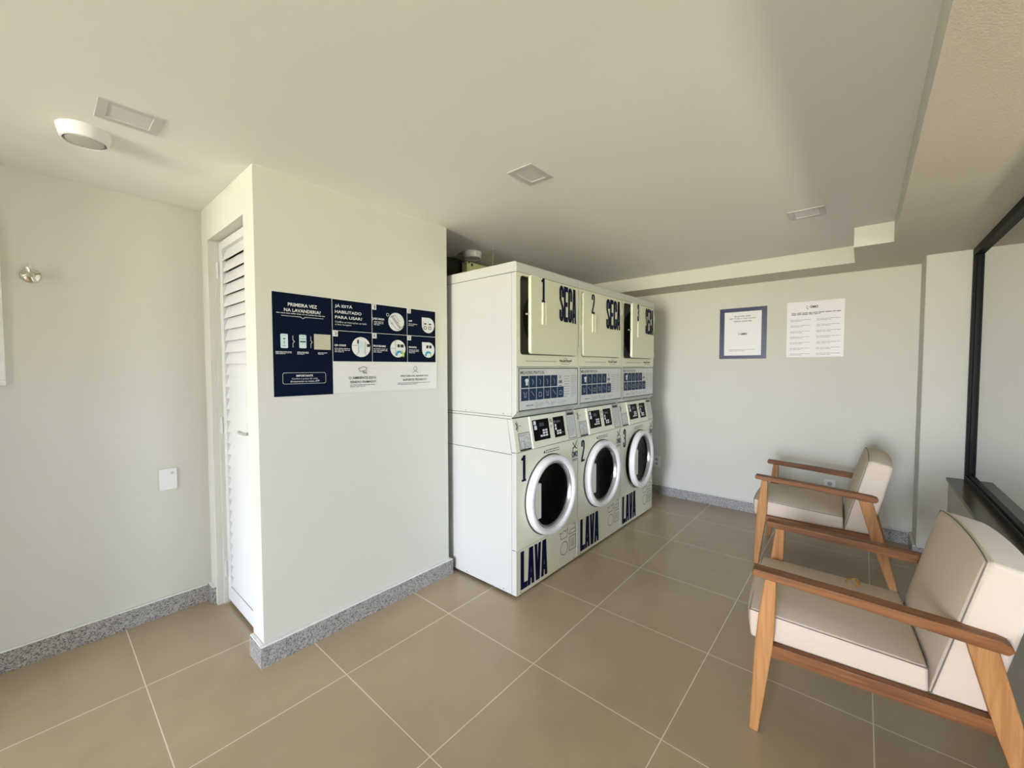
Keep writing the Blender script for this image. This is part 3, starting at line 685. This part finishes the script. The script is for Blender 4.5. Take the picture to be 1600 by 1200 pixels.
    q.line([(0.087, 0.010), (0.087, 0.062)], 0.0025).greek(0.045, 0.088, 0.135, 0.100, 2, 0.25, 4).ring(0.112, 0.035, 0.014, 0.0018, 14).frame(0.050, 0.016, 0.080, 0.060, 0.0016).line([(0.085, 0.070), (0.110, 0.084), (0.125, 0.062)], 0.002)
    q.ring(0.014, 0.152, 0.034, 0.0025, 18, -62, 62).ring(0.014, 0.152, 0.022, 0.007, 14, -55, 55).line([(0.056, 0.152), (0.074, 0.152)], 0.0025)
    q.build('left_sticker_print', INK, root)
    q = onslope(0.008); q.lift = 0.0014
    q.greek(0.557, 0.030, 0.634, 0.160, 11, 0.22, 9, 0.95); q.build('right_sticker_small_print', GINK, root)
    # panel print
    q = Print((0, 0.001, 0), U, (0, 0, 1), (0, -1, 0))
    q.rect(0.020, 1.102, 0.660, 1.352); q.build('instruction_label', LABEL, root)
    q = Print((0, 0.001, 0), U, (0, 0, 1), (0, -1, 0)); q.lift = 0.0018
    q.frame(0.022, 1.104, 0.658, 1.350, 0.005).text('MELHORES PRÁTICAS', 0.036, 1.316, 0.266, 1.340, 0.006)
    q.text('OMO', 0.424, 1.252, 0.468, 1.274, 0.04).line([(0.436, 1.284), (0.450, 1.302)], 0.003).line([(0.436, 1.304), (0.452, 1.288)], 0.003).rect(0.430, 1.236, 0.464, 1.240)
    q.build('label_print', INK, root)
    q = Print((0, 0.001, 0), U, (0, 0, 1), (0, -1, 0)); q.lift = 0.0016
    for i in range(5): q.rect(0.042+i*0.0745, 1.236, 0.042+i*0.0745+0.0700, 1.307)
    for i in range(6): q.rect(0.042+i*0.0745, 1.160, 0.042+i*0.0745+0.0700, 1.231)
    q.build('label_tiles', NAVYT, root)
    q = Print((0, 0.001, 0), U, (0, 0, 1), (0, -1, 0)); q.lift = 0.0022
    q.poly([(0.084, 1.250), (0.104, 1.250), (0.104, 1.275), (0.110, 1.272), (0.110, 1.284), (0.100, 1.290), (0.088, 1.290), (0.078, 1.284), (0.078, 1.272), (0.084, 1.275)])
    for i in range(1, 5): u = 0.042+i*0.0745; q.line([(u+0.03, 1.285), (u+0.04, 1.27), (u+0.035, 1.252)], 0.0022)
    for i in range(6):
        u = 0.042+i*0.0745
        if i % 3 == 2: q.frame(u+0.022, 1.180, u+0.048, 1.204, 0.002)
        elif i % 3 == 1: q.line([(u+0.02, 1.215), (u+0.05, 1.185)], 0.002)
        else: q.line([(u+0.02, 1.212), (u+0.03, 1.202), (u+0.03, 1.182), (u+0.045, 1.182), (u+0.045, 1.202), (u+0.052, 1.212)], 0.002)
    q.build('label_icons', WINK, root)
    q = Print((0, 0.001, 0), U, (0, 0, 1), (0, -1, 0)); q.lift = 0.0016
    q.greek(0.492, 1.155, 0.560, 1.305, 9, 0.2, 14).greek(0.572, 1.155, 0.644, 1.305, 12, 0.2, 15).greek(0.09, 1.122, 0.16, 1.138, 1, 0.4, 16)
    q.ring(0.190, 1.130, 0.012, 0.0018, 12).line([(0.30, 1.142), (0.320, 1.122)], 0.0025).ring(0.295, 1.140, 0.008, 0.0018, 10).ring(0.430, 1.130, 0.010, 0.0015, 12).greek(0.21, 1.118, 0.27, 1.142, 3, 0.25, 17).greek(0.34, 1.118, 0.40, 1.142, 3, 0.25, 18).greek(0.45, 1.118, 0.52, 1.142, 3, 0.25, 19)
    q.greek(0.085, 1.389, 0.403, 1.398, 1, 0.4, 20, 1.0)
    q.build('small_print', GINK, root)
    q = Print((0, 0.0, 0), U, (0, 0, 1), (0, -1, 0)); q.lift = 0.0014
    q.ring(0.507, 1.397, 0.074, 0.003, 24, 0, 360, 0.0045).line([(0.438, 1.406), (0.470, 1.392), (0.520, 1.404), (0.545, 1.392), (0.576, 1.406)], 0.004).ring(0.502, 1.404, 0.020, 0.002, 14, 0, 180, 0.013).line([(0.455, 1.384), (0.462, 1.377), (0.550, 1.377), (0.558, 1.384)], 0.002)
    # washer front marks
    q.greek(0.285, 0.828, 0.437, 0.840, 1, 0.35, 30, 1.0).greek(0.285, 0.814, 0.437, 0.826, 1, 0.35, 31, 1.0).poly([(0.262, 0.826), (0.271, 0.836), (0.280, 0.826), (0.271, 0.816)])
    for a, b_, c, d in ((0.60, 0.838, 0.628, 0.806), (0.648, 0.846, 0.628, 0.806), (0.628, 0.806, 0.650, 0.794), (0.628, 0.806, 0.598, 0.802)): q.line([(a, b_), (c, d)], 0.007)
    q.rect(0.592, 0.720, 0.658, 0.724).rect(0.592, 0.711, 0.652, 0.714)
    q.build('front_print', INK, root)
    q = Print((0, 0.0, 0), U, (0, 0, 1), (0, -1, 0)); q.lift = 0.0016
    q.text('OMO', 0.588, 0.735, 0.662, 0.778, 0.05); q.line([(0.594, 0.774), (0.606, 0.796)], 0.006); q.build('maker_emblem', mat('slate_ink', (0.07, 0.08, 0.11), 0.5) if 'slate_ink' not in bpy.data.materials else bpy.data.materials['slate_ink'], root)
    # kick panel: LAVA and care symbols
    q = Print((0, 0.002, 0), U, (0, 0, 1), (0, -1, 0)); q.word('LAVA', 0.038, 0.040, 0.306, 0.270, gap=0.03, sw=0.50, bh=0.12); q.build('lava_lettering', NAVYV, root)
    q = Print((0, 0.002, 0), U, (0, 0, 1), (0, -1, 0)); q.lift = 0.0008
    q.word('LAVA', 0.037, 0.036, 0.308, 0.274, gap=0.03, sw=0.45) if False else None
    t = 0.0035
    q.line([(0.450, 0.252), (0.462, 0.205), (0.532, 0.205), (0.545, 0.262), (0.520, 0.246), (0.498, 0.258), (0.474, 0.242), (0.450, 0.252)], t)
    q.line([(0.560, 0.212), (0.645, 0.212), (0.636, 0.272), (0.600, 0.272)], t).line([(0.560, 0.212), (0.560, 0.222), (0.580, 0.240), (0.640, 0.240)], t)
    q.ring(0.500, 0.137, 0.044, t, 30, 0, 360, 0.044).frame(0.562, 0.098, 0.646, 0.192, t)
    for u in (0.585, 0.604, 0.623): q.line([(u, 0.118), (u, 0.172)], t)
    q.build('care_symbols', INK, root)
    # screws
    for (u, z, ax) in ((0.045, 1.083, 'f'), (0.62, 1.083, 'f'), (0.04, 0.030, 'f'), (0.62, 0.03, 'f')):
        y_ = 0.0115 if z > 1 else 0.002
        MB().lathe([(0.0045, -0.002), (0.003, -0.004)], (u, y_, z), 'y', n=10).build('screw', STEEL, root)
    for (y, z) in ((0.10, 0.035), (0.42, 0.035), (0.10, 1.085), (0.42, 1.085)): MB().lathe([(0.0045, 0.0), (0.003, -0.002)], (0.0, y, z), 'x', n=10).build('screw', STEEL, root)
    # round washer door
    wd = empty('washer_door', (0, 0, 0)); wd.parent = root
    rg = MB(); y = lambda h: -h
    rg.lathe([(0.247, y(0.001)), (0.250, y(0.010)), (0.249, y(0.034)), (0.244, y(0.046)), (0.236, y(0.050)), (0.220, y(0.047)), (0.214, y(0.042)), (0.207, y(0.020)), (0.200, y(0.0))], (cu, 0, cz), 'y', n=72, cap0=False, cap1=False)
    rg.build('door_ring', PLAST, wd, smooth=True)
    MB().lathe([(0.256, y(0.0008)), (0.256, y(0.004)), (0.248, y(0.005))], (cu, 0, cz), 'y', n=64, cap0=False, cap1=False).build('gasket', GAP, wd, smooth=True)
    MB().lathe([(0.2055, y(0.030)), (0.200, y(0.033)), (0.196, y(0.026)), (0.193, y(0.010))], (cu, 0, cz), 'y', n=64, cap0=False, cap1=False).build('chrome_trim', mat('satin_trim', (0.55, 0.55, 0.55), 0.25, metal=0.8) if 'satin_trim' not in bpy.data.materials else bpy.data.materials['satin_trim'], wd, smooth=True)
    MB().lathe([(0.197, y(0.006)), (0.16, y(0.0)), (0.10, y(-0.012)), (0.04, y(-0.018)), (0.002, y(-0.019))], (cu, 0, cz), 'y', n=64, cap0=False).build('door_glass', BLACKGL, wd, smooth=True)
    hd = MB(); pts = []
    for k in range(9):
        a = R(150+60*k/8); pts.append((cu+0.212*math.cos(a), cz+0.212*math.sin(a)))
    pts = pts+[(cu-0.150, cz-0.106), (cu-0.150, cz+0.106)]
    hd.prism([(a, b) for a, b in pts], 1, -0.046, -0.018); hd.build('door_handle', IVORY, wd, bevel=0.003)
    # dryer door hinged on the right; origin on the hinge line
    dd = empty('dryer_door', (du1+0.004, 0.0, 0)); dd.parent = root
    h0 = du1+0.004; l = MB()
    l.prism([(a-h0, b) for a, b in rrect_pts(du0+0.004, dz0+0.004, du1-0.004, dz1-0.004, 0.020)], 1, -0.016, 0.004)
    l.build('door_panel', ENAMEL2, dd, bevel=0.003, seg=2)
    hb = MB().box(0.155-h0, -0.026, 1.607, 0.162-h0, -0.015, 1.735).box(0.188-h0, -0.026, 1.607, 0.195-h0, -0.015, 1.735).box(0.160-h0, -0.019, 1.607, 0.190-h0, -0.015, 1.735)
    hb.build('pull_handle', ENAMEL2, dd, bevel=0.002)
    q = Print((-h0, -0.016, 0), U, (0, 0, 1), (0, -1, 0)); q.word('SECA', 0.368, 1.648, 0.600, 1.874, gap=0.04, sw=0.45, bh=0.11); q.build('seca_lettering', NAVYV, dd)
    st = MB().box(-0.60, -0.004, 1.655, -0.585, 0.02, 1.665); st.build('latch_pin', STEEL, dd)
    for z in (1.47, 1.80): MB().box(-0.004, -0.019, z-0.028, 0.004, 0.0, z+0.028).build('hinge', ENAMEL, dd)
    return root

proto = make_machine()
mach = [proto]
for k in (1, 2):
    c = copy_tree(proto); c.location = (XM+k*MP, YM, 0); mach.append(c)
ml = ['white stacked washer and dryer marked 1 beside the closet wall, door ajar', 'white stacked washer and dryer marked 2 in the middle of the row', 'white stacked washer and dryer marked 3 nearest the back wall']
for i, mc in enumerate(mach):
    tag(mc, ml[i], 'washer dryer', 'stacked washer-dryers')
    dd = [c for c in children(mc) if c.name.startswith('dryer_door')][0]
    wd = [c for c in children(mc) if c.name.startswith('washer_door')][0]
    if i != 1: dd.rotation_euler = (0, 0, R(5.5))
    h0 = 0.636
    q = Print((-h0, -0.016, 0), (1, 0, 0), (0, 0, 1), (0, -1, 0)); q.glyph(str(i+1), 0.148, 1.740, 0.192, 1.880, sw=0.40); q.build('number_marking', NAVYV, dd)
    q = Print((0, 0, 0), (1, 0, 0), (0, 0, 1), (0, -1, 0)); q.glyph(str(i+1), 0.042, 0.686, 0.088, 0.840, sw=0.40); q.build('number_marking', NAVYV, mc)
    if i == 2:
        # porthole slightly ajar, hinged at its right edge
        a = R(3.5); hx = 0.58
        wd.rotation_euler = (0, 0, a); wd.location = (hx-hx*math.cos(a), -hx*math.sin(a), 0)

# ------------------------------------------------------------------ armchairs
def cushion(mb, prof, x0, x1, bulge, arch=0.0, k=10):
    """prof = (bottom front, bottom rear, top rear, top front) in (d, z), d runs towards the back;
    bulge = (top, front, side, rear)"""
    bf, br, tr, tf = [Vector(p) for p in prof]
    def pos(a, b, c):   # a: x, b: front->rear, c: bottom->top
        bot = bf.lerp(br, b); top = tf.lerp(tr, b); p = bot.lerp(top, c); x = x0+(x1-x0)*a
        upv = ((tf-bf)+(tr-br)).normalized(); bk = ((br-bf)+(tr-tf)).normalized()
        e = lambda s, t: 16*s*(1-s)*t*(1-t)
        e2 = lambda s, t: (4*s*(1-s))**0.6*(4*t*(1-t))**0.6
        p = p+upv*arch*c*(4*a*(1-a))**0.8
        if c == 1: p = p+upv*bulge[0]*e2(a, b)
        if b == 0: p = p-bk*bulge[1]*e2(a, c)
        if b == 1: p = p+bk*bulge[3]*e2(a, c)
        if a == 0: x -= bulge[2]*e(b, c)
        if a == 1: x += bulge[2]*e(b, c)
        return (x, -p.x, p.y)
    vid = {}; vs = []; fs = []
    def g(a, b, c):
        key = (a, b, c)
        if key not in vid: vid[key] = len(vs); vs.append(pos(a/k, b/k, c/k))
        return vid[key]
    for i in range(k):
        for j in range(k):
            for s in (0, k):
                fs.append((g(i, j, s), g(i+1, j, s), g(i+1, j+1, s), g(i, j+1, s)))
                fs.append((g(i, s, j), g(i+1, s, j), g(i+1, s, j+1), g(i, s, j+1)))
                fs.append((g(s, i, j), g(s, i+1, j), g(s, i+1, j+1), g(s, i, j+1)))
    mb.add(vs, fs); return pos

def make_chair():
    W = 0.62; t = empty('armchair', (0, 0, 0))
    X = lambda side, a: a if side == 0 else W-a
    for side in (0, 1):
        x = sorted((X(side, 0.004), X(side, 0.040)))
        fl = MB().prism([(0.010, 0), (-0.020, 0), (-0.058, 0.32), (-0.063, 0.40), (-0.066, 0.585), (-0.030, 0.585), (-0.012, 0.44), (-0.003, 0.33)], 0, *x)
        fl.build('front_leg', WOODV, t, bevel=0.004)
        bl = MB().prism([(-0.535, 0.555), (-0.600, 0.553), (-0.665, 0.30), (-0.735, 0), (-0.702, 0), (-0.604, 0.30)], 0, *x)
        bl.build('rear_leg', WOODV, t, bevel=0.004)
        xr = sorted((X(side, 0.007), X(side, 0.037)))
        MB().prism([(-0.052, 0.299), (-0.052, 0.345), (-0.598, 0.345), (-0.612, 0.299)], 0, *xr).build('side_rail', WOODH, t, bevel=0.003)
        xa = sorted((X(side, -0.006), X(side, 0.050)))
        arm = MB().prism([(0.006, 0.590), (0.010, 0.602), (0.006, 0.617), (-0.30, 0.604), (-0.60, 0.585), (-0.622, 0.578), (-0.628, 0.562), (-0.615, 0.548), (-0.55, 0.552), (-0.30, 0.572)], 0, *xa)
        arm.build('armrest', WOODH, t, bevel=0.0035, seg=2)
    cr_ = MB().box(0.037, -0.090, 0.300, W-0.037, -0.065, 0.334); cr_.build('front_crossbar', WOODX, t, bevel=0.003)
    cr_ = MB().box(0.037, -0.600, 0.300, W-0.037, -0.575, 0.334); cr_.build('rear_crossbar', WOODX, t, bevel=0.003)
    sx0, sx1 = 0.043, W-0.043
    s = MB(); pos = cushion(s, ((-0.014, 0.334), (0.470, 0.334), (0.466, 0.420), (-0.020, 0.440)), sx0, sx1, (0.018, 0.022, 0.004, 0.0), 0.006)
    so_ = s.build('seat_cushion', FABRIC, t, bevel=0.012, seg=3, smooth=True)
    ed = [(0, k/12, 1) for k in range(12, -1, -1)]+[(k/12, 0, 1) for k in range(1, 13)]+[(1, k/12, 1) for k in range(1, 13)]
    off = lambda p: (p[0]+(0.0015 if p[0] < W/2 else -0.0015), p[1]-0.001, p[2]-0.0035)
    MB().tube([off(pos(*q)) for q in ed], 0.0020, 6).build('seam_piping', SEAM, so_)
    b = MB(); pos = cushion(b, ((0.468, 0.334), (0.598, 0.334), (0.690, 0.764), (0.575, 0.790)), sx0, sx1, (0.006, 0.022, 0.004, 0.012), 0.020)
    bo = b.build('backrest_cushion', FABRIC, t, bevel=0.012, seg=3, smooth=True)
    ed = [(0, 0, k/12) for k in range(0, 13)]+[(k/12, 0, 1) for k in range(1, 13)]+[(1, 0, k/12) for k in range(11, -1, -1)]
    MB().tube([(p[0], p[1]-0.0030, p[2]-0.0015) for p in [pos(*q) for q in ed]], 0.0020, 6).build('seam_piping', SEAM, bo)
    return t
ch = make_chair(); ch.location = (1.703, 0.285, 0); ch.rotation_euler = (0, 0, R(4.5))
tag(ch, 'nearest wooden armchair with cream cushions and a golden loop on its seat', 'armchair', 'wooden armchairs by the window')
c2 = copy_tree(ch); c2.location = (3.200, 0.540, 0); c2.rotation_euler = (0, 0, R(1.5))
tag(c2, 'far wooden armchair with cream cushions standing near the back wall', 'armchair', 'wooden armchairs by the window')
lp = MB()
lp.tube([(2.18+0.040*math.cos(R(a)), 0.015+0.020*math.sin(R(a)), 0.4615) for a in range(0, 360, 15)], 0.0018, 6, closed=True)
lp.tube([(2.195+0.030*math.cos(R(a)), 0.004+0.012*math.sin(R(a)), 0.463) for a in range(-150, 60, 15)], 0.004, 8)
tag(lp.build('hair_tie', GOLD), 'small golden loop lying on the near armchair seat', 'hair tie')
